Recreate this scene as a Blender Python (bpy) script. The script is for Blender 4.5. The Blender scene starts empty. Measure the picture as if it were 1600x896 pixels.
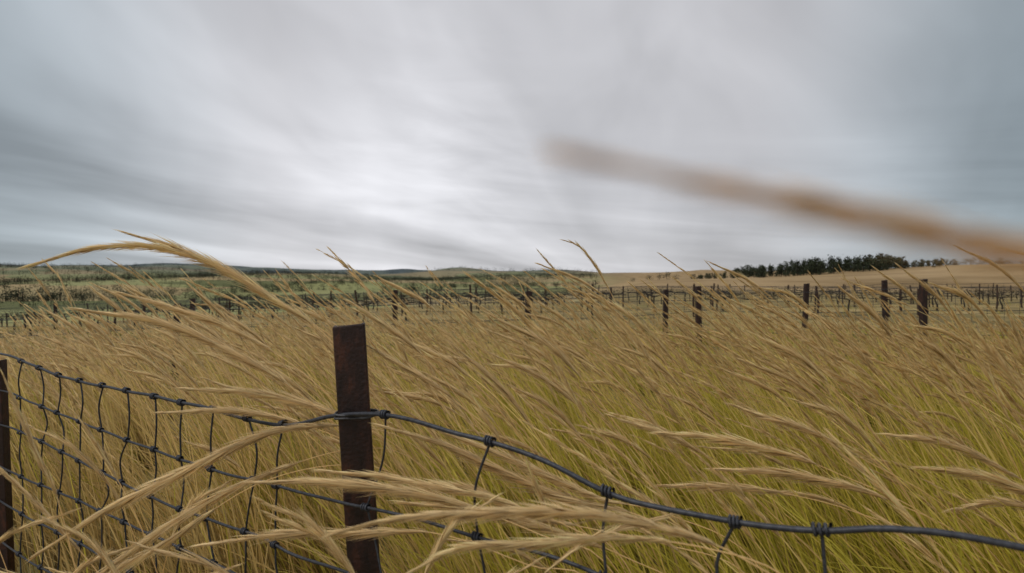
import bpy, math, numpy as np
from mathutils import Vector
rng = np.random.default_rng(7)
scene = bpy.context.scene
scene.view_settings.view_transform = 'Standard'
scene.view_settings.look = 'None'
scene.view_settings.exposure = 0
CAM = np.array([0, 0, 1.2])

# ------------------------------------------------------------------ helpers
class Geo:
    def __init__(self):
        self.v=[]; self.f=[]; self.c=[]; self.n=0
    def add(self, v, f, c):
        v=np.asarray(v,dtype=np.float32).reshape(-1,3)
        c=np.asarray(c,dtype=np.float32)
        if c.ndim==1: c=np.tile(c,(len(v),1))
        self.v.append(v); self.f.append(np.asarray(f,dtype=np.int32).reshape(-1,4)+self.n); self.c.append(c.reshape(-1,3)); self.n+=len(v)
    def build(self, name, mat, smooth=False, parent=None):
        v=np.concatenate(self.v); f=np.concatenate(self.f); c=np.concatenate(self.c)
        me=bpy.data.meshes.new(name)
        me.vertices.add(len(v)); me.vertices.foreach_set("co",v.ravel())
        me.loops.add(f.size); me.loops.foreach_set("vertex_index",f.ravel())
        me.polygons.add(len(f)); me.polygons.foreach_set("loop_start",np.arange(0,f.size,4,dtype=np.int32))
        me.update(calc_edges=True)
        if smooth: me.polygons.foreach_set("use_smooth",np.ones(len(f),dtype=bool))
        a=me.color_attributes.new("Col",'FLOAT_COLOR','POINT')
        rgba=np.ones((len(v),4),dtype=np.float32); rgba[:,:3]=c
        a.data.foreach_set("color",rgba.ravel())
        me.materials.append(mat)
        ob=bpy.data.objects.new(name,me); scene.collection.objects.link(ob)
        if parent: ob.parent=parent
        return ob

def norm(a): return a/np.maximum(np.linalg.norm(a,axis=-1,keepdims=True),1e-9)

def tangents(p):
    t=np.empty_like(p); t[:,1:-1]=p[:,2:]-p[:,:-2]; t[:,0]=p[:,1]-p[:,0]; t[:,-1]=p[:,-1]-p[:,-2]
    return norm(t)

def frame(t):
    up=np.zeros_like(t); up[...,1]=1.0
    n1=norm(np.cross(t,up)); n2=np.cross(t,n1)
    return n1,n2

def ribbons(g, pts, w, rot, col):
    N,S,_=pts.shape
    t=tangents(pts); n1,n2=frame(t)
    sd=n1*np.cos(rot)[:,None,None]+n2*np.sin(rot)[:,None,None]
    L=pts-sd*w[...,None]; R=pts+sd*w[...,None]
    v=np.stack([L,R],2).reshape(-1,3)
    c=np.repeat(col[:,:,None,:],2,2).reshape(-1,3)
    i=(np.arange(N)[:,None]*S+np.arange(S-1)[None,:])*2
    f=np.stack([i,i+1,i+3,i+2],-1)
    g.add(v,f,c)

def tube(g, pts, rad, col, sides=6):
    pts=np.asarray(pts,float); S=len(pts)
    rad=np.broadcast_to(np.asarray(rad,float),(S,))
    t=tangents(pts[None])[0]
    ref=np.array([0,0,1.0]) if abs(t[:,2]).mean()<.7 else np.array([0.3,1.0,0])
    n1=norm(np.cross(t,ref)); n2=np.cross(t,n1)
    a=np.arange(sides)/sides*2*np.pi
    v=pts[:,None]+(n1[:,None]*np.cos(a)[None,:,None]+n2[:,None]*np.sin(a)[None,:,None])*rad[:,None,None]
    i=np.arange(S-1)[:,None]*sides; j=np.arange(sides)[None]; k=(j+1)%sides
    f=np.stack([i+j,i+k,i+k+sides,i+j+sides],-1)
    g.add(v.reshape(-1,3),f,col)

def catmull(P,n):
    P=np.asarray(P,float); Q=np.vstack([2*P[0]-P[1],P,2*P[-1]-P[-2]])
    out=[]; m=len(P)-1
    for u in np.linspace(0,m-1e-6,n):
        k=int(u); t=u-k; a,b,c,d=Q[k:k+4]
        out.append(.5*((2*b)+(-a+c)*t+(2*a-5*b+4*c-d)*t*t+(-a+3*b-3*c+d)*t**3))
    out=np.array(out)
    s=np.r_[0,np.cumsum(np.linalg.norm(np.diff(out,axis=0),axis=1))]
    uu=np.linspace(0,s[-1],n)
    return np.stack([np.interp(uu,s,out[:,i]) for i in range(3)],1), s[-1]

def vnoise(x,y,seed=0):
    r=np.random.default_rng(seed); tab=r.random((64,64))
    xi=np.floor(x).astype(int); yi=np.floor(y).astype(int); fx=x-xi; fy=y-yi
    fx=fx*fx*(3-2*fx); fy=fy*fy*(3-2*fy)
    g=lambda a,b: tab[a%64,b%64]
    return (g(xi,yi)*(1-fx)+g(xi+1,yi)*fx)*(1-fy)+(g(xi,yi+1)*(1-fx)+g(xi+1,yi+1)*fx)*fy
def smooth(a,b,x):
    t=np.clip((x-a)/(b-a),0,1); return t*t*(3-2*t)

# ------------------------------------------------------------------ terrain
RR=np.array([0,12,30,45,120,350,600,1000,1600,2500,4000,8000],float)
HL=np.array([0,0,-.25,-.6,-4.2,-13,-14,-5,5,18,30,30],float)
def terrain(x,y):
    x=np.asarray(x,float); y=np.asarray(y,float)
    r=np.hypot(x,y); az=np.degrees(np.arctan2(x,y))
    h=np.interp(r,RR,HL)
    h=h+smooth(1500,3200,r)*(30*smooth(-12,-34,az)+34*vnoise(az/6+40,r*0+3.3,5)*(r/3000))
    h=h+(vnoise(x/260+30,y/260+30,2)-.5)*np.clip((r-150)/1000,0,1)*26
    h=h+(vnoise(x/900+30,y/900+30,3)-.5)*np.clip((r-800)/2000,0,1)*54
    crest=1.9+np.clip((az-15)/27,0,1.6)*5.4
    hr=np.interp(r,[0,12,45,90,160,250,420,900,8000],[0,0,-.25,-.15,.45,1,.9,0,-.1])
    hr=np.where(hr>0,hr*crest,hr*1.0)+(vnoise(x/45+9,y/45+9,6)-.5)*np.clip((r-60)/150,0,1)*2.0
    w=smooth(3,14,az)*(1-smooth(100,140,az))
    hr=np.where(r>500,np.maximum(hr,h-8*w),hr)
    h=h*(1-w)+hr*w
    h=h-0.036*np.clip(-x-2,0,40)*smooth(200,40,r)*smooth(2,10,r)
    h=h+(vnoise(x*.7+20,y*.7+20,8)-.5)*.06*smooth(60,20,r)
    return h, w

def polar_ground():
    az=np.r_[np.arange(-180,-64,4.0),np.arange(-64,64,.4),np.arange(64,180,4.0)]
    az=np.radians(az); n=len(az)
    r=np.r_[0.05,np.geomspace(.4,8000,230)]
    A,R=np.meshgrid(az,r)
    x=R*np.sin(A); y=R*np.cos(A); z,w=terrain(x,y)
    v=np.stack([x,y,z],-1).reshape(-1,3)
    i=np.arange(len(r)-1)[:,None]*n; j=np.arange(n)[None]; k=(j+1)%n
    f=np.stack([i+j,i+j+n,i+k+n,i+k],-1).reshape(-1,4)[:,::-1]
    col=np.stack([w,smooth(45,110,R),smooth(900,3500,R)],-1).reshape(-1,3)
    return v,f,col

# ------------------------------------------------------------------ materials
def newmat(name):
    m=bpy.data.materials.new(name); m.use_nodes=True
    nt=m.node_tree; return m,nt,nt.nodes,nt.links,nt.nodes["Principled BSDF"]

def grass_mat():
    m,nt,N,L,B=newmat("dry_grass")
    a=N.new("ShaderNodeAttribute"); a.attribute_name="Col"
    B.inputs["Roughness"].default_value=.5
    B.inputs["Specular IOR Level"].default_value=.35
    tr=N.new("ShaderNodeBsdfTranslucent"); mx=N.new("ShaderNodeMixShader"); mx.inputs[0].default_value=.32
    L.new(a.outputs["Color"],B.inputs["Base Color"]); L.new(a.outputs["Color"],tr.inputs["Color"])
    L.new(B.outputs[0],mx.inputs[1]); L.new(tr.outputs[0],mx.inputs[2])
    L.new(mx.outputs[0],N["Material Output"].inputs[0]); return m
def attr_mat(name,rough=.8,noise_scale=20,amt=.4):
    m,nt,N,L,B=newmat(name)
    a=N.new("ShaderNodeAttribute"); a.attribute_name="Col"
    g=N.new("ShaderNodeNewGeometry"); n=N.new("ShaderNodeTexNoise"); n.inputs["Scale"].default_value=noise_scale; n.inputs["Detail"].default_value=5
    L.new(g.outputs["Position"],n.inputs["Vector"])
    mr=N.new("ShaderNodeMapRange"); mr.inputs[3].default_value=1-amt; mr.inputs[4].default_value=1+amt
    mr.inputs[1].default_value=.3; mr.inputs[2].default_value=.7
    L.new(n.outputs[0],mr.inputs[0])
    vm=N.new("ShaderNodeVectorMath"); vm.operation='SCALE'
    L.new(a.outputs["Color"],vm.inputs[0]); L.new(mr.outputs[0],vm.inputs["Scale"])
    L.new(vm.outputs[0],B.inputs["Base Color"]); B.inputs["Roughness"].default_value=rough
    B.inputs["Specular IOR Level"].default_value=.3
    return m
def rust_mat():
    m,nt,N,L,B=newmat("rusted_steel")
    g=N.new("ShaderNodeNewGeometry"); n=N.new("ShaderNodeTexNoise"); n.inputs["Scale"].default_value=45; n.inputs["Detail"].default_value=8; n.inputs["Roughness"].default_value=.7
    mp=N.new("ShaderNodeMapping"); mp.inputs["Scale"].default_value=(1,1,.35)
    L.new(g.outputs["Position"],mp.inputs[0]); L.new(mp.outputs[0],n.inputs["Vector"])
    r=N.new("ShaderNodeValToRGB"); e=r.color_ramp.elements
    e[0].position=.3; e[0].color=(.010,.005,.004,1); e[1].position=.74; e[1].color=(.11,.036,.018,1)
    x=r.color_ramp.elements.new(.53); x.color=(.030,.012,.009,1)
    L.new(n.outputs[0],r.inputs[0]); L.new(r.outputs[0],B.inputs["Base Color"])
    B.inputs["Roughness"].default_value=.6; B.inputs["Metallic"].default_value=.15
    b=N.new("ShaderNodeBump"); b.inputs["Strength"].default_value=.8; b.inputs["Distance"].default_value=.002
    n2=N.new("ShaderNodeTexNoise"); n2.inputs["Scale"].default_value=160; n2.inputs["Detail"].default_value=5
    L.new(g.outputs["Position"],n2.inputs["Vector"]); L.new(n2.outputs[0],b.inputs["Height"]); L.new(b.outputs[0],B.inputs["Normal"])
    return m
def ground_mat():
    m,nt,N,L,B=newmat("field_ground")
    a=N.new("ShaderNodeAttribute"); a.attribute_name="Col"
    sp=N.new("ShaderNodeSeparateColor"); L.new(a.outputs["Color"],sp.inputs[0])
    g=N.new("ShaderNodeNewGeometry")
    def noise(sc,det=5,rough=.6,scale=(1,1,1)):
        mp=N.new("ShaderNodeMapping"); mp.inputs["Scale"].default_value=scale
        L.new(g.outputs["Position"],mp.inputs[0])
        n=N.new("ShaderNodeTexNoise"); n.inputs["Scale"].default_value=sc; n.inputs["Detail"].default_value=det; n.inputs["Roughness"].default_value=rough
        L.new(mp.outputs[0],n.inputs["Vector"]); return n.outputs[0]
    def ramp(fac,stops,interp='LINEAR'):
        r=N.new("ShaderNodeValToRGB"); r.color_ramp.interpolation=interp
        e=r.color_ramp.elements; e[0].position=stops[0][0]; e[0].color=(*stops[0][1],1); e[1].position=stops[-1][0]; e[1].color=(*stops[-1][1],1)
        for p,c in stops[1:-1]:
            q=e.new(p); q.color=(*c,1)
        L.new(fac,r.inputs[0]); return r.outputs[0]
    def mix(f,c1,c2):
        x=N.new("ShaderNodeMix"); x.data_type='RGBA'
        if isinstance(f,float): x.inputs[0].default_value=f
        else: L.new(f,x.inputs[0])
        for s,c in ((6,c1),(7,c2)):
            if isinstance(c,tuple): x.inputs[s].default_value=(*c,1)
            else: L.new(c,x.inputs[s])
        return x.outputs[2]
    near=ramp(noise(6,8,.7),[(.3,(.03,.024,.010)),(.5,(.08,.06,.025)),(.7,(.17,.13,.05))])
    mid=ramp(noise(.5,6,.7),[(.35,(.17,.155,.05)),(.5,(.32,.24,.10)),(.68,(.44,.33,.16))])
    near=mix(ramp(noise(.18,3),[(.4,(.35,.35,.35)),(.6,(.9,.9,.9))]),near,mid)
    gold=ramp(noise(.035,7,.65,(1,1,1)),[(.35,(.21,.14,.065)),(.5,(.31,.215,.11)),(.66,(.40,.28,.15))])
    mp=N.new("ShaderNodeMapping"); mp.inputs["Scale"].default_value=(1/190,1/170,0); mp.inputs["Rotation"].default_value=(0,0,.35)
    L.new(g.outputs["Position"],mp.inputs[0])
    vo=N.new("ShaderNodeTexVoronoi"); vo.inputs["Scale"].default_value=1; vo.distance='CHEBYCHEV'; vo.inputs["Randomness"].default_value=.8
    L.new(mp.outputs[0],vo.inputs["Vector"])
    sc=N.new("ShaderNodeSeparateColor"); L.new(vo.outputs["Color"],sc.inputs[0])
    fields=ramp(sc.outputs[0],[(0,(.19,.195,.08)),(.2,(.28,.285,.12)),(.38,(.40,.30,.155)),(.55,(.12,.13,.05)),(.66,(.29,.29,.13)),(.78,(.36,.28,.145))],'CONSTANT')
    fields=mix(ramp(noise(.02,6,.7),[(.35,(0,0,0)),(.7,(.4,.4,.4))]),fields,(.08,.082,.035))
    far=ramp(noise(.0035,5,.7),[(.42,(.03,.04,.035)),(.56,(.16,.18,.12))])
    fields=mix(sp.outputs[2],fields,mix(.5,far,(.08,.105,.13)))  # blue-grey aerial haze painted into the far hill colour, growing with distance
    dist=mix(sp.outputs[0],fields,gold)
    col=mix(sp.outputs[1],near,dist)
    L.new(col,B.inputs["Base Color"]); B.inputs["Roughness"].default_value=.95; B.inputs["Specular IOR Level"].default_value=.1
    return m

GM=grass_mat(); RUST=rust_mat()
WIRE=attr_mat("weathered_wire",.5,150,.4); WIRE.node_tree.nodes["Principled BSDF"].inputs["Metallic"].default_value=.4
VINE=attr_mat("vine_bark",.9,15,.5); LEAF=attr_mat("tree_foliage",.9,.6,.35)

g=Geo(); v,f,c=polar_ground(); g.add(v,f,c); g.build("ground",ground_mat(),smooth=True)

# ------------------------------------------------------------------ near fence
F0=np.array([-.278,.97]); FD=np.array([.85,-.527]); FN=np.array([.527,.85])
def fp(s,z,o=0): return [F0[0]+FD[0]*s+FN[0]*o, F0[1]+FD[1]*s+FN[1]*o, z]
wire_fence=bpy.data.objects.new("wire_fence",None); scene.collection.objects.link(wire_fence)
WC=(.050,.053,.064)
top=[(-3.2,.985),(-2.6,.95),(-2.1,.948),(-1.583,.967),(-1.117,.933),(-.643,.932),(-.411,.930),(-.2,.9255),(-.04,.962),(.082,.981),(.2136,.9715),(.289,.968),(.378,.9537),(.47,.930),(.536,.924),(.624,.926),(.71,.937),(.774,.952),(.869,.959),(1.1,.95),(1.5,.97)]
w2=[(-3.2,.86),(-2.2,.83),(-1.583,.85),(-1.286,.835),(-.7625,.811),(-.411,.8035),(-.18,.811),(-.024,.814),(.082,.8225),(.261,.824),(.43,.824),(.62,.80),(.8,.81),(1.5,.84)]
w3=[(-3.2,.75),(-2.2,.72),(-1.583,.74),(-1.286,.733),(-.7625,.70),(-.534,.693),(-.2586,.70),(-.1426,.692),(.1,.70),(.4,.705),(.7,.69),(1.5,.72)]
def lowwire(z,seed):
    r=np.random.default_rng(seed); return [(s,z+r.normal(0,.006)) for s in np.arange(-3.2,1.6,.3)]
wires=[top,w2,w3,lowwire(.605,1),lowwire(.49,2),lowwire(.37,3),lowwire(.25,4),lowwire(.12,5)]
g=Geo(); curves=[]
for k,w in enumerate(wires):
    P,_=catmull([fp(s,z) for s,z in w],260)
    P[:,2]+=np.sin(np.arange(260)*.55)*.0010
    tube(g,P,.0036 if k==0 else .0028,WC,8); curves.append(np.array(w))
g.build("horizontal_wires",WIRE,True,wire_fence)
g=Geo()
stays=[.71,.624,.47,.289,.082,-.18,-.29,-.41,-.53,-.645,-.775,-.9,-1.03,-1.16,-1.29,-1.42,-1.66,-1.79,-1.92,-2.05,-2.2,-2.35,-2.5,-2.65,-2.8,.9,1.05,1.2,1.35]
rs=np.random.default_rng(3)
for si,s in enumerate(stays):
    pts=[]
    for k,w in enumerate(curves):
        ss=s+(rs.normal(0,.014) if k else 0)+(.0 if k==0 else -0.012*k*(1 if s>0 else .3))
        z=np.interp(ss,w[:,0],w[:,1]); pts.append((ss,z))
    for (sa,za),(sb,zb) in zip(pts[:-1],pts[1:]):
        mid=((sa+sb)/2+rs.normal(0,.008),(za+zb)/2)
        P,_=catmull([fp(sa,za,.003),fp(*mid,rs.normal(.003,.005)),fp(sb,zb,.003)],12)
        tube(g,P,.0020,WC,6)
    for k,(ss,z) in enumerate(pts):
        n=46; th=np.linspace(0,2*np.pi*3.2,n); al=np.linspace(-.0075,.0075,n)*rs.uniform(.8,1.2)
        R=.0036+.0024 if k==0 else .0050
        w=curves[k]; zz=np.interp(ss+al,w[:,0],w[:,1])
        P=np.stack([F0[0]+FD[0]*(ss+al)+FN[0]*R*np.cos(th),F0[1]+FD[1]*(ss+al)+FN[1]*R*np.cos(th),zz+R*np.sin(th)],1)
        tube(g,P,.0019,WC,5)
g.build("stay_wires",WIRE,True,wire_fence)

def steel_post(name,base,top,width,depth,wall,face,parent=None,bev=.0012):
    w,d,t=width/2,depth,wall
    out=[(-w,0),(w,0),(w,d),(w-t,d),(w-t,t),(-w+t,t),(-w+t,d),(-w,d)]
    fx,fy=face; rx,ry=-fy,fx
    vs=[]
    nl=7
    for i in range(nl):
        u=i/(nl-1)
        c=[base[j]+(top[j]-base[j])*u for j in range(3)]
        for a,b in out:
            vs.append((c[0]+rx*a-fx*b,c[1]+ry*a-fy*b,c[2]+(a*.10 if i==nl-1 else 0)))
    n=len(out); fs=[]
    for i in range(nl-1):
        for j in range(n): fs.append((i*n+j,i*n+(j+1)%n,(i+1)*n+(j+1)%n,(i+1)*n+j))
    fs.append(tuple(range(n))[::-1]); fs.append(tuple(range((nl-1)*n,nl*n)))
    me=bpy.data.meshes.new(name); me.from_pydata(vs,[],fs); me.update(); me.materials.append(RUST)
    import bmesh
    bm=bmesh.new(); bm.from_mesh(me); bmesh.ops.recalc_face_normals(bm,faces=bm.faces); bm.to_mesh(me); bm.free()
    ob=bpy.data.objects.new(name,me); scene.collection.objects.link(ob)
    m=ob.modifiers.new("bevel",'BEVEL'); m.width=bev; m.segments=2; m.limit_method='ANGLE'
    if parent: ob.parent=parent
    return ob
steel_post("steel_post",(-.21,.985,-.1),(-.2835,.985,1.122),.054,.034,.006,(.22,-.975),wire_fence,.0025)
b=fp(-1.60,0); steel_post("steel_post_2",(b[0],b[1],-.1),(b[0]-.03,b[1],.94),.058,.034,.006,(.2,-.98),wire_fence)
b=fp(-3.2,0); steel_post("steel_post_3",(b[0],b[1],-.1),(b[0],b[1],1.05),.058,.034,.006,(.2,-.98),wire_fence)
b=fp(1.5,0); steel_post("steel_post_4",(b[0],b[1],-.1),(b[0],b[1],1.1),.058,.034,.006,(.2,-.98),wire_fence)
g=Geo(); th=np.linspace(0,2*np.pi*2.0,80)
cx,cy=-.273,1.0
P=np.stack([cx+.034*np.sign(np.cos(th))*np.abs(np.cos(th))**.35,cy+.027*np.sign(np.sin(th))*np.abs(np.sin(th))**.35,.962+.005*np.sin(th*.5)+th*.0004],1)
tube(g,P,.0022,(.07,.07,.075),6); g.build("tie_wire",WIRE,True,wire_fence)

# ------------------------------------------------------------------ paddock fences further out
def field_fence(name,posts,hw,heights,seed,mesh=False,stayspace=.5):
    e=bpy.data.objects.new(name,None); scene.collection.objects.link(e)
    r=np.random.default_rng(seed); tops=[]
    for i,(x,y,zt) in enumerate(posts):
        gz=float(terrain(x,y)[0])
        steel_post("post_%d"%(i+1),(x,y,gz-.2),(x+r.normal(0,.03),y,zt),hw,.05,.012,(.2,-.98),e,.002)
        tops.append((x,y,gz,zt))
    g=Geo()
    for a,b in zip(tops[:-1],tops[1:]):
        L=math.hypot(b[0]-a[0],b[1]-a[1]); n=max(6,int(L/.3)); u=np.linspace(0,1,n)
        for hh in heights:
            z=(a[2]+(b[2]-a[2])*u)+hh*((a[3]-a[2])+((b[3]-b[2])-(a[3]-a[2]))*u)-.03*4*u*(1-u)
            tube(g,np.stack([a[0]+(b[0]-a[0])*u,a[1]+(b[1]-a[1])*u+.0,z],1),.0036,(.04,.04,.045),4)
        if mesh:
            for q in np.arange(stayspace,L,stayspace):
                t=q/L; z0=a[2]+(b[2]-a[2])*t; zh=(a[3]-a[2])+((b[3]-b[2])-(a[3]-a[2]))*t
                x=a[0]+(b[0]-a[0])*t; y=a[1]+(b[1]-a[1])*t
                tube(g,[[x,y,z0+.05],[x+r.normal(0,.01),y,z0+zh*.5],[x+r.normal(0,.01),y,z0+zh*heights[0]-.03]],.0030,(.04,.04,.045),4)
    g.build("wires",WIRE,False,e)
field_fence("paddock_fence",[(-8.3,6.9,.70),(-4.05,6.8,.92),(.15,6.2,1.08),(2.45,7.4,1.12),(4.55,6.25,1.21),(8.5,6.3,1.3)],.066,[.93,.72,.5,.3],11)
field_fence("paddock_fence",[(-11,11.2,.6),(-6.1,10.8,.85),(-2.05,9.9,1.03),(2.75,10.2,1.03),(5.2,10.1,1.14),(6.8,10.3,1.2),(10,10.6,1.24)],.085,[.95,.8,.65,.5,.3],12,True,.33)

# ------------------------------------------------------------------ vineyard
rv=np.random.default_rng(21)
g=Geo(); gv=Geo()
for k in range(6):
    y0=19+k*4.4
    xa,xb=-14-y0*.9,14+y0*.95
    xs=np.arange(xa,xb,.5); yy=y0+.05*xs+.0
    h=terrain(xs,yy)[0]
    for zz in (.55,.8,1.0):
        tube(g,np.stack([xs,yy,h+zz+.015*np.sin(xs*1.3+k)],1),.006,(.05,.05,.055),3)
    for x in np.arange(xa+rv.random()*3,xb,3.9):
        x+=rv.normal(0,.25); y=y0+.05*x; hz=float(terrain(x,y)[0]); H=1.10+rv.normal(0,.08)
        tube(g,[[x,y,hz-.1],[x+rv.normal(0,.03),y,hz+H*.5],[x+rv.normal(0,.05),y,hz+H]],.035,(.05,.030,.022),6)
    for x in np.arange(xa+.6,xb,1.5):
        x+=rv.normal(0,.14); y=y0+.05*x; hz=float(terrain(x,y)[0])
        if rv.random()<.2: continue
        top=np.array([x+rv.normal(0,.06),y,hz+.60])
        P,_=catmull([[x,y,hz-.05],[x+rv.normal(0,.05),y+rv.normal(0,.04),hz+.25],[x+rv.normal(0,.06),y+rv.normal(0,.04),hz+.48],top],7)
        tube(gv,P,np.linspace(.036,.024,7),(.03,.024,.02),5)
        for sgn in (-1,1):
            P,_=catmull([top,[x+sgn*.25,y,hz+.66+rv.normal(0,.02)],[x+sgn*.7,y,hz+.64+rv.normal(0,.03)]],5)
            tube(gv,P,np.linspace(.022,.012,5),(.03,.024,.02),4)
        for q in range(6):
            bx=x+rv.uniform(-.65,.65); c0=np.array([bx,y,hz+.64]); e=c0+[rv.normal(-.08,.12),rv.normal(0,.08),rv.uniform(.12,.38)]
            tube(gv,[c0,(c0+e)/2+[rv.normal(0,.03),0,0],e],[.009,.007,.004],(.04,.028,.02),3)
        n=10; cc=np.stack([x+rv.uniform(-.65,.65,n),y+rv.normal(0,.1,n),hz+.56+rv.random(n)*.3],1)
        a=norm(rv.normal(size=(n,3)))*.05; bb=norm(rv.normal(size=(n,3)))*.045
        V=np.stack([cc-a,cc-bb,cc+a,cc+bb],1).reshape(-1,3)
        gv.add(V,np.arange(n*4).reshape(n,4),np.repeat(np.array([[.05,.042,.02]])*rv.uniform(.5,2.2,(n,1)),4,0))
g.build("vineyard_trellis",VINE); gv.build("grape_vines",VINE)

# ------------------------------------------------------------------ grass
def strands(base,L,phi0,phi1,p,az,S,wob=.0):
    N=len(L); s=(np.arange(S)+.5)/S
    phi=phi0[:,None]+(phi1-phi0)[:,None]*s[None]**p[:,None]
    a=az[:,None]+(rng.normal(0,1,(N,1))*wob)*s[None]*2
    st=(L/S)[:,None]
    d=np.stack([st*np.sin(phi)*np.cos(a),st*np.sin(phi)*np.sin(a),st*np.cos(phi)],-1)
    pts=np.zeros((N,S+1,3)); pts[:,0]=base; pts[:,1:]=base[:,None]+np.cumsum(d,1)
    return pts
rtf=np.random.default_rng(77)
def tuft_centres(dens,r0,r1,azlim=(-54,62)):
    area=.5*math.radians(azlim[1]-azlim[0])*(r1*r1-r0*r0); n=int(area*dens)
    r=np.sqrt(rtf.uniform(r0*r0,r1*r1,n)); a=np.radians(rtf.uniform(*azlim,n))
    return np.stack([r*np.sin(a)+.35,r*np.cos(a),rtf.normal(0,1,n),rtf.normal(0,1,n)],1)
TUFT={1:tuft_centres(11,.7,3),2:tuft_centres(6,3,8),3:tuft_centres(4,8,17),4:tuft_centres(.8,16,48)}
def roots(n,band,spread):
    T=TUFT[band]; i=rng.integers(0,len(T),n)
    return T[i,0]+rng.normal(0,spread,n),T[i,1]+rng.normal(0,spread,n),T[i,2],T[i,3]
def ok(pts,stalk=True):
    q=pts[...,:2]-F0
    sd=q@FN
    d=np.linalg.norm(pts-CAM,axis=-1).min(1)
    e=((pts[...,2]-1.2)/np.maximum(pts[...,1],.2)).max(1)
    n=len(pts)
    if stalk:
        lim=-.09+rng.exponential(.055,n); lim=np.minimum(lim,.055)
    else: lim=np.full(n,-.08)
    return (d>.88)&(sd.min(1)>.015)&(e<lim)
def hscale(x,y):
    r=np.hypot(x,y)
    h=np.interp(r,[0,2.0,4,6.5,9,14,40],[1.0,.98,.80,.55,.42,.34,.32])
    h=h*(.82+.36*vnoise(x*.9+50,y*.9+50,31))
    return h
STRAW=np.array([.82,.58,.21]); PALE=np.array([.97,.80,.52]); GREEN=np.array([.50,.445,.045]); OLIVE=np.array([.19,.175,.02]); GOLD=np.array([.95,.69,.33]); BRN=np.array([.24,.15,.05])
def greenness(x,y):
    return np.clip(.20+.60*smooth(-1.0,.8,x/np.maximum(y,.5)*1.6)+.35*(vnoise(x*.8+11,y*.8+11,41)-.5),.05,.88)

def leaves(g,n,band,S,wid,Lr=(.45,1.0),spread=.09):
    x,y,ta,tb=roots(n,band,spread); z=terrain(x,y)[0]; hs=hscale(x,y)
    L=rng.uniform(*Lr,n)*hs*(1+.12*tb.clip(-1.5,1.5))
    az=np.pi+rng.normal(-.05,.4,n)+.12*ta
    phi0=np.abs(rng.normal(.28,.2,n)); phi1=phi0+rng.uniform(.1,1.1,n)
    pts=strands(np.stack([x,y,z-.01],1),L,phi0,phi1,rng.uniform(.8,2.2,n),az,S,.12)
    k=ok(pts,False); pts=pts[k]; x=x[k];y=y[k];ta=ta[k]; n=len(x)
    s=np.linspace(0,1,S+1)
    w=wid*rng.uniform(.4,1.4,(n,1))*(1-s[None]**2.5)*(.75+.25*np.sin(s*np.pi))[None]+.0001
    gr=(rng.random(n)<greenness(x,y)+.12*ta)[:,None]
    mixr=rng.random((n,1))
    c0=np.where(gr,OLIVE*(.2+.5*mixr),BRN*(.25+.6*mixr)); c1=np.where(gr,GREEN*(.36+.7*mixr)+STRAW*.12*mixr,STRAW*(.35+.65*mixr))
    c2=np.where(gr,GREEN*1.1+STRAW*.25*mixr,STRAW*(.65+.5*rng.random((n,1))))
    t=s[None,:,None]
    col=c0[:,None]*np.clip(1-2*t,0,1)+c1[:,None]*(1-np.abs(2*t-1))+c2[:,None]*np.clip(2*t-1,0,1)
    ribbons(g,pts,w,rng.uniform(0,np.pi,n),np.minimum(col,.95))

def head_slivers(g,pts,u0,ns,slen,spread,wid,tone):
    N,S,_=pts.shape
    u=rng.random((N,ns)); u=u0+(1-u0)*(u**.9)*.985
    idx=u*(S-1); i0=np.clip(idx.astype(int),0,S-2); fr=(idx-i0)[...,None]
    rows=np.arange(N)[:,None]
    p=pts[rows,i0]*(1-fr)+pts[rows,i0+1]*fr
    t=norm(pts[rows,i0+1]-pts[rows,i0])
    n1,n2=frame(t)
    th=rng.uniform(0,2*np.pi,(N,ns,1)); rad=n1*np.cos(th)+n2*np.sin(th)
    uu=((u-u0)/(1-u0))
    env=(.30+.70*np.sin(np.clip(uu*1.05+.10,0,1)*np.pi)**.8)
    sp=spread*env*rng.uniform(.25,1.3,(N,ns))
    d=norm(t+rad*sp[...,None])
    ln=slen*(.45+.75*env)*rng.uniform(.6,1.25,(N,ns))
    a=p; tip=p+d*ln[...,None]; tip[...,2]-=ln*.05
    side=norm(np.cross(d,rad)+.3*rad)
    m=p+d*(ln*.38)[...,None]+rad*(ln*.02)[...,None]
    w=(wid*rng.uniform(.5,1.35,(N,ns)))[...,None]
    V=np.stack([a,m-side*w,tip,m+side*w],2).reshape(-1,3)
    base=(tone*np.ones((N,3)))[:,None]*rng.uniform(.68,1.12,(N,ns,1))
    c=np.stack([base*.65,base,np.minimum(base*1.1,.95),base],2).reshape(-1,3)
    g.add(V,np.arange(len(V)).reshape(-1,4),np.minimum(c,.95))

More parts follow.
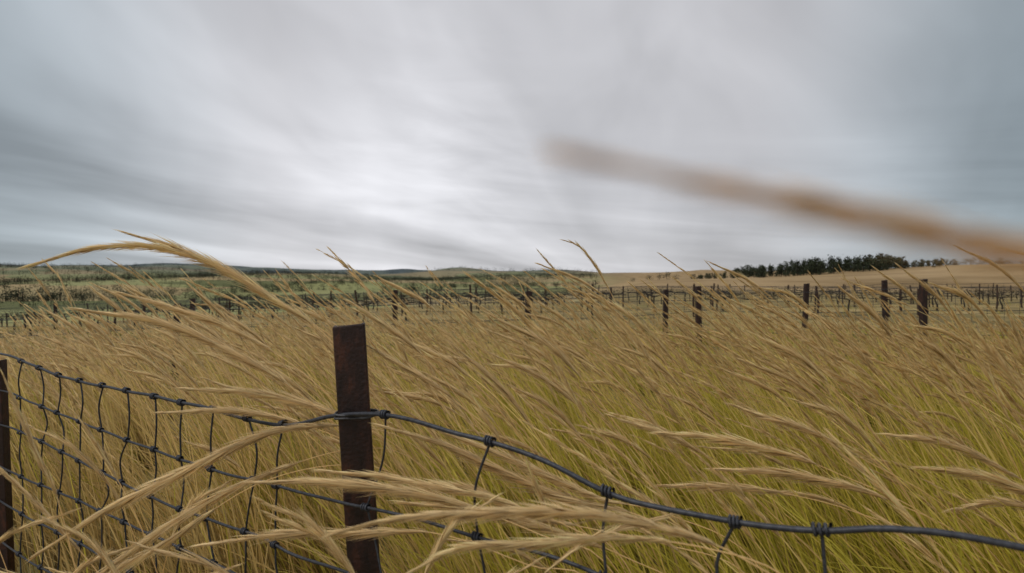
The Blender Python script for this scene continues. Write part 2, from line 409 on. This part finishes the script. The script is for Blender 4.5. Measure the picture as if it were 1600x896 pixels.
def stems(g,n,band,S,wid,ns,slen,spread,sw,tall=1.0,rs=.07,us=(.80,.84,.88)):
    x,y,ta,tb=roots(n,band,rs)
    z=terrain(x,y)[0]; hs=hscale(x,y)
    L=rng.normal(1.26,.18,n)*hs*tall*(1+.05*tb.clip(-1.5,1.5))
    L=np.where(rng.random(n)<.25,L*rng.uniform(1.1,1.42,n),L)
    az=np.pi+rng.normal(-.06,.12,n)+.08*ta
    phi0=rng.normal(.40,.10,n)+.06*tb; phi1=phi0+rng.uniform(.22,.85,n)
    pts=strands(np.stack([x,y,z-.01],1),L,phi0,phi1,rng.uniform(1.8,4.5,n),az,S,.04)
    k=ok(pts); pts=pts[k]; x=x[k];y=y[k];ta=ta[k]; n=len(x)
    s=np.linspace(0,1,S+1); t=s[None,:,None]
    w=wid*rng.uniform(.6,1.3,(n,1))*(1-.6*s[None])
    gr=np.clip(greenness(x,y)+.15*ta,0,1)[:,None]; m=rng.random((n,1))
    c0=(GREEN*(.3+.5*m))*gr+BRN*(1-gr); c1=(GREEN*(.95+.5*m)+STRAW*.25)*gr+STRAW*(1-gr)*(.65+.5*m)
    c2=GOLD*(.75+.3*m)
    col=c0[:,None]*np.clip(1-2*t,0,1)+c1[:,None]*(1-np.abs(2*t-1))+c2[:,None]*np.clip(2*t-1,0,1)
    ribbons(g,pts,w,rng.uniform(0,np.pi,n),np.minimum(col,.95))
    hl=rng.choice(us,n)
    tone=GOLD*(.78+.24*rng.random((n,1)))+PALE*.10*rng.random((n,1))
    for q in us:
        kk=hl==q
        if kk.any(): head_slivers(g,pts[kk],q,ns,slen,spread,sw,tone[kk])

g=Geo()
leaves(g,15000,1,6,.0025)
leaves(g,22000,2,5,.0040)
leaves(g,15000,3,4,.008,(.4,.9),.2)
leaves(g,14000,4,3,.020,(.3,.75),.5)
stems(g,2700,1,13,.0022,80,.034,.21,.0014)
stems(g,3900,2,9,.0032,28,.046,.22,.0028)
stems(g,3200,3,7,.004,12,.07,.24,.0055,.95,.2)
stems(g,2200,4,5,.007,5,.10,.26,.013,.9,.5)
g.build("tall_grass",GM)

def hero(g,P,hl,ns,slen,spread,sw,rad=.0013,tone=None):
    C,Ltot=catmull(P,60)
    u0=1-hl/Ltot
    col=np.where((np.linspace(0,1,60)<.55)[:,None],GREEN*.9+STRAW*.2,GOLD)
    colv=np.repeat(col,5,0)
    tube(g,C,np.linspace(rad,rad*.45,60),colv,5)
    tone=(GOLD*.72+PALE*.28)*rng.uniform(.9,1.03) if tone is None else tone
    head_slivers(g,C[None],u0,ns,slen,spread,sw,tone)
g=Geo()
H=[
 ([(.02,1.1,0),(-.06,1.1,.45),(-.148,1.1,.752),(-.247,1.1,.95),(-.359,1.1,1.092),(-.458,1.1,1.160),(-.569,1.1,1.227),(-.680,1.1,1.262),(-.804,1.1,1.262),(-.928,1.1,1.230)],.60,1100,.06,.24),
 ([(.12,1.15,0),(.03,1.15,.5),(-.1,1.14,.80),(-.25,1.13,1.0),(-.40,1.12,1.12),(-.55,1.12,1.21),(-.64,1.11,1.258),(-.74,1.1,1.290)],.30,400,.05,.18),
 ([(.0,1.1,0),(-.10,1.08,.35),(-.19,1.07,.67),(-.29,1.06,.88),(-.405,1.06,.995),(-.536,1.06,1.072),(-.656,1.06,1.12),(-.80,1.06,1.145)],.42,900,.055,.24),
 ([(.15,1.1,0),(.06,1.07,.35),(-.05,1.06,.69),(-.18,1.06,.86),(-.31,1.06,.941),(-.47,1.08,.982),(-.63,1.1,.99)],.38,800,.055,.24),
 ([(.1,1.08,0),(.0,1.06,.5),(-.09,1.05,.78),(-.19,1.05,.90),(-.301,1.04,.932),(-.41,.97,.94),(-.49,.87,.912),(-.593,.85,.863),(-.70,.84,.797)],.50,1000,.055,.22),
 ([(.4,.82,0),(.27,.81,.5),(.144,.8,.784),(.045,.8,.838),(-.072,.8,.883),(-.162,.8,.903),(-.27,.8,.915),(-.36,.8,.915)],.36,800,.05,.22),
 ([(.5,.56,0),(.45,.56,.5),(.33,.55,.84),(.235,.55,.923),(.155,.55,.957),(.062,.55,.974),(-.031,.55,.974),(-.111,.55,.9685),(-.167,.55,.956)],.38,900,.038,.24),
 ([(.6,.93,0),(.5,.91,.45),(.36,.90,.74),(.21,.90,.823),(.10,.90,.849),(0,.90,.889),(-.10,.90,.936),(-.20,.90,.967)],.42,900,.05,.24),
 ([(.55,.90,0),(.45,.88,.45),(.30,.86,.70),(.17,.86,.78),(.06,.86,.82),(-.05,.86,.85),(-.16,.86,.862)],.32,700,.05,.22),
 ([(1.1,.95,0),(.93,.93,.5),(.72,.92,.78),(.52,.92,.89),(.41,.92,.926),(.33,.92,.944),(.25,.92,.952)],.26,640,.05,.22),
 ([(1.1,.9,0),(.92,.9,.5),(.75,.9,.76),(.61,.9,.846),(.506,.9,.879),(.425,.9,.894),(.334,.9,.90)],.28,640,.05,.22),
 ([(1.2,.87,0),(1.03,.86,.55),(.87,.86,.82),(.78,.86,.88),(.70,.86,.905),(.63,.86,.915)],.24,560,.05,.22),
 ([(.65,1.6,0),(.55,1.6,.5),(.432,1.6,.818),(.333,1.6,1.052),(.261,1.6,1.196),(.225,1.6,1.254),(.189,1.6,1.295),(.153,1.6,1.31)],.20,300,.035,.14),
 ([(-.5,.8,0),(-.56,.8,.5),(-.63,.8,.847),(-.666,.8,.946),(-.693,.8,1.009),(-.7155,.8,1.063)],.2,160,.035,.12),
 ([(-.42,.9,0),(-.5,.9,.5),(-.58,.9,.78),(-.63,.9,.89),(-.665,.9,.95),(-.69,.9,.985)],.13,160,.03,.12),
 ([(-.30,.85,0),(-.45,.85,.45),(-.58,.85,.70),(-.69,.85,.84),(-.78,.85,.93)],.2,200,.035,.12),
 ([(1.75,1.5,0),(1.62,1.5,.55),(1.50,1.5,.90),(1.40,1.5,1.10),(1.30,1.5,1.22),(1.18,1.5,1.285)],.22,320,.04,.14),
 ([(2.0,1.6,0),(1.88,1.6,.55),(1.76,1.6,.90),(1.64,1.6,1.12),(1.52,1.6,1.24),(1.38,1.6,1.29)],.24,320,.04,.14),
 ([(1.2,1.7,0),(1.08,1.7,.55),(.96,1.7,.88),(.84,1.7,1.08),(.72,1.7,1.19),(.60,1.7,1.25)],.22,320,.04,.14),
 ([(.75,1.7,0),(.63,1.7,.55),(.50,1.7,.88),(.36,1.7,1.08),(.22,1.7,1.19),(.09,1.7,1.245)],.22,320,.04,.14),
]
for P,hl,ns,sl,sp in H: hero(g,P,hl,ns,sl,sp,.0010)
for src,off,sc in ((4,(.03,-.03,-.045),.97),(4,(-.06,.02,-.09),.93),(5,(.09,.02,.03),.97),(5,(-.06,-.03,-.05),.97),(6,(.07,.03,-.025),.97),(7,(.08,.0,.02),.98),(7,(.05,-.03,-.05),.97),(3,(-.05,.0,-.04),1.0),(2,(.06,.03,.03),1.0),(9,(.12,.02,.04),1.0),(10,(-.10,.0,-.03),1.0),(11,(-.06,.0,.05),1.0),(11,(.04,.0,-.06),1.0)):
    P,hl,ns,sl,sp=H[src]; P=np.array(P); o=np.array(off); u=np.linspace(0,1,len(P))[:,None]
    P=P+o*u*np.array([1,1,1]); P[:,0]+=.03*np.sin(u[:,0]*4+src)*.4; P[:,2]*=(1-(1-sc)*u[:,0]); P[:,2]+=rng.normal(0,.004,len(P))*(u[:,0]>.3)
    hero(g,P,hl*rng.uniform(.65,.9),int(ns*.65),sl*.9,sp*.9,.0009)
for q in range(95):
    x=rng.uniform(-.95,.12); y=rng.uniform(.60,1.15)
    if (np.array([x,y])-F0)@FN>-.02: continue
    L=rng.uniform(.62,1.02); a=rng.uniform(-.5,.2); dx=-rng.uniform(.12,.40)*(1 if rng.random()<.8 else -.7)
    P=[(x,y,0),(x+dx*.25,y,L*.45),(x+dx*.6,y+a*.05,L*.75),(x+dx,y+a*.1,L*.88),(x+dx*1.5,y+a*.1,L*.93)]
    hero(g,P,rng.uniform(.13,.24),200,.040,.15,.0008,.0011)
for q in range(140):
    if q<60:
        s=rng.uniform(-1.5,.6); o=rng.uniform(.06,.5); x,y,_=fp(s,0,o); L=rng.uniform(.85,1.12)*(1-.10*(x>-.1))
    else:
        y=rng.uniform(1.0,2.1); x=rng.uniform(-.75,.95)*y; L=rng.uniform(.74,1.12)*(1 if rng.random()<.8 else 1.08)
    if y<.8 or (np.array([x-.35,y])-F0)@FN<.05: continue
    dx=-rng.uniform(.30,.50); ox=x-dx*.9; dr=rng.uniform(-.01,.16)
    P=[(ox,y,0),(ox+dx*.35,y,L*.36),(ox+dx*.75,y-.01,L*.70),(ox+dx*1.05,y-.02,L*.86),(ox+dx*1.35,y-.03,L*(.95+dr*.5)),(ox+dx*1.65,y-.03,L*(.97+dr))]
    hero(g,P,rng.uniform(.15,.24),300,.042,.18,.0010,.0014)
g.build("feather_grass",GM)
g=Geo()
k=.75
hero(g,[(.28,.10,0),(.26,.095,.6),(.19,.07,1.12),(.115*k,.077*k,1.2-.007*k),(.068*k,.075*k,1.2+.0036*k),(.051*k,.075*k,1.2+.0072*k),(.036*k,.075*k,1.2+.0107*k),(.024*k,.075*k,1.2+.0134*k),(.010*k,.075*k,1.2+.0162*k)],.085,480,.010,.28,.00028,.0004,np.array([.88,.60,.31]))
g.build("grass_seed_head",GM)

# ------------------------------------------------------------------ trees
rt=np.random.default_rng(99)
def tree(g,x,y,z,H,W,n,pine=False,tone=1.0):
    trunk=(.03,.022,.016)
    tube(g,[[x,y,z-.5],[x,y,z+H*.45],[x+rt.normal(0,.02)*H,y,z+H*.9]],[H*.03,H*.02,H*.005],trunk,5)
    nc=9 if not pine else 11
    if pine:
        hz=np.linspace(.15,.97,nc)+rt.normal(0,.02,nc); rr=W*.5*(1.05-hz)**.7*rt.uniform(.6,1.2,nc)+.05*W
    else:
        hz=rt.uniform(.12,.88,nc); rr=W*.42*np.sqrt(np.clip(1-((hz-.45)/.5)**2,.05,1))
    ang=rt.uniform(0,6.28,nc)
    cx=x+np.cos(ang)*rr*.8; cy=y+np.sin(ang)*rr*.8; cz=z+H*hz
    for k in range(0,nc,2): tube(g,[[x,y,z+H*hz[k]*.75],[cx[k],cy[k],cz[k]]],[H*.012,H*.005],trunk,3)
    per=n//nc
    for k in range(nc):
        R=(W*.26 if not pine else W*.20)*rt.uniform(.7,1.25)
        p=np.array([cx[k],cy[k],cz[k]])+rt.normal(size=(per,3))*[R*.6,R*.6,R*.42]
        s=H*.045*rt.uniform(.6,1.3,(per,1))
        a=norm(rt.normal(size=(per,3)))*s; b=norm(rt.normal(size=(per,3)))*s
        V=np.stack([p-a,p-b,p+a,p+b],1).reshape(-1,3)
        sh=rt.uniform(.55,1.5)*tone
        c=np.array([.034,.043,.022])*sh*rt.uniform(.6,1.4,(per,1))
        g.add(V,np.arange(per*4).reshape(per,4),np.repeat(c,4,0))
g=Geo()
for i in range(230):
    u=rt.random(); az=math.radians(17.5+u*20.5); r=rt.uniform(210,262)
    x,y=r*math.sin(az),r*math.cos(az); z=float(terrain(x,y)[0])
    env=np.interp(u,[0,.14,.22,.5,.78,.84,1],[.35,.45,.78,1.0,1.05,.60,.42])
    H=rt.uniform(2.8,5.6)*env
    tree(g,x,y,z-.2,H,H*rt.uniform(.5,.95),300,rt.random()<.7,.95)
for i in range(26):
    az=math.radians(rt.uniform(38,45)); r=rt.uniform(235,262); H=rt.uniform(1.3,3.0); x,y=r*math.sin(az),r*math.cos(az)
    tree(g,x,y,float(terrain(x,y)[0])-.2,H,H*1.4,160,False,.8)
for a_,H in ((12.0,2.2),(13.6,2.6),(14.5,3),(15.2,3.5),(16.1,2.6)):
    az=math.radians(a_); r=250; x,y=r*math.sin(az),r*math.cos(az)
    tree(g,x,y,float(terrain(x,y)[0])-.2,H,H*1.1,200,False,.8)
g.build("pine_tree_row",LEAF)
g=Geo()
for i in range(62):
    az=math.radians(rt.uniform(-52,10)); r=rt.uniform(320,1700)
    x0,y0=r*math.sin(az),r*math.cos(az); dirr=-az+rt.normal(0,.12); Ln=rt.uniform(80,300)*(r/600)**.6
    n=int(Ln/rt.uniform(5,8))
    for k in range(n):
        x=x0+math.cos(dirr)*Ln*(k/n-.5)+rt.normal(0,2); y=y0+math.sin(dirr)*Ln*(k/n-.5)+rt.normal(0,2)
        if float(terrain(x,y)[1])>.5: continue
        H=rt.uniform(2.4,5.5)*(1+r/2200)
        tree(g,x,y,float(terrain(x,y)[0])-.4,H,H*1.7,63 if r>600 else 110,False,.95)
for i in range(34):
    az=math.radians(rt.uniform(-52,10)); r=rt.uniform(1000,2900)
    x0,y0=r*math.sin(az),r*math.cos(az); sx=rt.uniform(50,160)*(r/900); sy=rt.uniform(15,50)
    for k in range(48):
        e=rt.normal(0,sx); x=x0+e*math.cos(az)+rt.normal(0,sy)*math.sin(az); y=y0-e*math.sin(az)+rt.normal(0,sy)
        if float(terrain(x,y)[1])>.5: continue
        H=rt.uniform(5,9)*(1+r/2600)
        tree(g,x,y,float(terrain(x,y)[0])-.4,H,H*1.7,54,False,1.15)
for a_,r,n,sx,Hm in ((-39.4,420,14,9,9),(-33,640,46,40,9),(-26,520,24,18,7),(-22,700,60,50,9),(-16,800,50,50,9),(-10,640,40,30,8),(-2,720,50,45,8),(4,800,40,40,8),(-44,800,24,26,8)):
    az=math.radians(a_); x0,y0=r*math.sin(az),r*math.cos(az)
    for k in range(n):
        e=rt.normal(0,sx); x=x0+e*math.cos(az)+rt.normal(0,4); y=y0-e*math.sin(az)+rt.normal(0,7); H=Hm*rt.uniform(.55,1.15)
        if float(terrain(x,y)[1])>.5: continue
        tree(g,x,y,float(terrain(x,y)[0])-.4,H,H*1.3,130,False,1.0)
g.build("distant_woodland",LEAF)

# ------------------------------------------------------------------ world
w=bpy.data.worlds.new("World"); scene.world=w; w.use_nodes=True
nt=w.node_tree; N=nt.nodes; L=nt.links; N.clear()
out=N.new("ShaderNodeOutputWorld")
SUN_EL,SUN_AZ=math.radians(52),math.radians(-115)
sky=N.new("ShaderNodeTexSky"); sky.sky_type='NISHITA'; sky.sun_disc=False; sky.sun_elevation=SUN_EL; sky.sun_rotation=SUN_AZ
b1=N.new("ShaderNodeBackground"); b1.inputs[1].default_value=.08; L.new(sky.outputs[0],b1.inputs[0])
tc=N.new("ShaderNodeTexCoord"); D=tc.outputs["Generated"]
def M(op,a,b=None,cl=False):
    n=N.new("ShaderNodeMath"); n.operation=op; n.use_clamp=cl
    for i,q in enumerate((a,b)):
        if q is None: continue
        if isinstance(q,(int,float)): n.inputs[i].default_value=q
        else: L.new(q,n.inputs[i])
    return n.outputs[0]
def dot(vec):
    n=N.new("ShaderNodeVectorMath"); n.operation='DOT_PRODUCT'; L.new(D,n.inputs[0]); n.inputs[1].default_value=vec; return n.outputs["Value"]
def sstep(v,a,b):
    n=N.new("ShaderNodeMapRange"); n.interpolation_type='SMOOTHSTEP'; L.new(v,n.inputs[0]); n.inputs[1].default_value=a; n.inputs[2].default_value=b; return n.outputs[0]
def noise3(scale,det,vec=None,rough=.5,dist=0):
    n=N.new("ShaderNodeTexNoise"); n.inputs["Scale"].default_value=scale; n.inputs["Detail"].default_value=det; n.inputs["Roughness"].default_value=rough; n.inputs["Distortion"].default_value=dist
    L.new(vec if vec else D,n.inputs["Vector"]); return n.outputs[0]
sep=N.new("ShaderNodeSeparateXYZ"); L.new(D,sep.inputs[0])
along=dot((.2195,.9756,0)); cross=dot((.9756,-.2195,0)); dz=M('MAXIMUM',sep.outputs[2],.012)
warp=M('MULTIPLY',M('SUBTRACT',noise3(2.6,3),.5),.26)
cc=M('DIVIDE',M('ADD',cross,warp),M('ADD',dz,.03))
ac=M('ABSOLUTE',cc)
ash=M('LOGARITHM',M('ADD',ac,M('SQRT',M('ADD',M('MULTIPLY',ac,ac),1.0))),math.e)
t=M('MULTIPLY',ash,M('SIGN',cc))
pos=M('DIVIDE',M('ADD',t,5.0),8.0)
r=N.new("ShaderNodeValToRGB"); r.color_ramp.interpolation='B_SPLINE'
stops=[(-5,.54),(-4.0,.56),(-3.4,.64),(-3.1,.50),(-2.85,.86),(-2.58,.42),(-2.36,.70),(-2.1,.36),(-1.85,.54),(-1.55,.70),(-1.2,.62),(-.8,.56),(0,.60),(.5,.57),(1.2,.54),(2,.53),(3,.52)]
e=r.color_ramp.elements
e[0].position=0; e[0].color=(stops[0][1],)*3+(1,); e[1].position=1; e[1].color=(stops[-1][1],)*3+(1,)
for p,vv in stops[1:-1]:
    q=e.new((p+5)/8); q.color=(vv,vv,vv,1)
L.new(pos,r.inputs[0])
cv=N.new("ShaderNodeCombineXYZ"); L.new(M('MULTIPLY',t,1.9),cv.inputs[0]); L.new(M('MULTIPLY',along,3.4),cv.inputs[1])
n1=noise3(1.2,3,cv.outputs[0],.45,.4)
leftw=sstep(cross,0.05,-.40)
st=M('MULTIPLY',M('SUBTRACT',n1,.5),M('ADD',M('MULTIPLY',leftw,.44),.04))
cl=M('MULTIPLY',M('SUBTRACT',noise3(2.8,4,None,.5,.5),.5),.44)
val=M('ADD',M('ADD',r.outputs[0],st),cl)
bd=Vector((-.13,1,.175)).normalized()
blob=M('POWER',M('MAXIMUM',dot(tuple(bd)),0),70)
cv2=N.new("ShaderNodeCombineXYZ"); L.new(M('ADD',sep.outputs[0],M('MULTIPLY',sep.outputs[2],1.2)),cv2.inputs[0]); L.new(M('MULTIPLY',sep.outputs[2],3.5),cv2.inputs[1])
n3=noise3(5.0,4,cv2.outputs[0],.5,.4)
val=M('ADD',val,M('MULTIPLY',blob,M('MULTIPLY',M('SUBTRACT',n3,.15),.62)))
cv4=N.new("ShaderNodeCombineXYZ"); L.new(M('MULTIPLY',sep.outputs[0],1.6),cv4.inputs[0]); L.new(M('MULTIPLY',M('ADD',sep.outputs[2],M('MULTIPLY',sep.outputs[0],.10)),17),cv4.inputs[1])
hz=noise3(1.3,4,cv4.outputs[0],.5,.3)
val=M('ADD',val,M('MULTIPLY',M('SUBTRACT',hz,.5),M('MULTIPLY',sstep(sep.outputs[2],.30,.04),.56)))
val=M('MULTIPLY',val,M('SUBTRACT',1.0,M('MULTIPLY',sstep(sep.outputs[0],.42,.74),.40)))  # lens vignette painted into the sky colour: darker towards both sides
val=M('MULTIPLY',val,M('SUBTRACT',1.0,M('MULTIPLY',sstep(sep.outputs[0],-.46,-.72),.26)))
val=M('MAXIMUM',val,.16)
tint=N.new("ShaderNodeMix"); tint.data_type='RGBA'; tint.inputs[6].default_value=(1.0,1.0,1.045,1); tint.inputs[7].default_value=(.80,.95,1.05,1)
L.new(M('MAXIMUM',sstep(sep.outputs[0],.35,.72),M('MULTIPLY',sstep(sep.outputs[0],-.35,-.72),.8)),tint.inputs[0])
vm=N.new("ShaderNodeVectorMath"); vm.operation='SCALE'; L.new(tint.outputs[2],vm.inputs[0]); L.new(val,vm.inputs["Scale"])
b2=N.new("ShaderNodeBackground"); b2.inputs[1].default_value=1.0; L.new(vm.outputs[0],b2.inputs[0])
ms=N.new("ShaderNodeMixShader"); ms.inputs[0].default_value=.94; L.new(b1.outputs[0],ms.inputs[1]); L.new(b2.outputs[0],ms.inputs[2]); L.new(ms.outputs[0],out.inputs[0])

sl=bpy.data.lights.new("sun",'SUN'); sl.energy=1.5; sl.angle=math.radians(18); sl.color=(1,.94,.84)
so=bpy.data.objects.new("sun",sl); scene.collection.objects.link(so)
d=Vector((math.sin(SUN_AZ)*math.cos(SUN_EL),math.cos(SUN_AZ)*math.cos(SUN_EL),math.sin(SUN_EL)))
so.rotation_euler=d.to_track_quat('Z','Y').to_euler()

# ------------------------------------------------------------------ camera
cam=bpy.data.cameras.new("camera"); co=bpy.data.objects.new("camera",cam); scene.collection.objects.link(co)
cam.lens=20; cam.sensor_width=36; cam.clip_start=.005; cam.clip_end=20000
co.location=(0,0,1.2); co.rotation_euler=(math.radians(90-.64),0,0)
cam.dof.use_dof=True; cam.dof.focus_distance=1.5; cam.dof.aperture_fstop=5.6
scene.camera=co
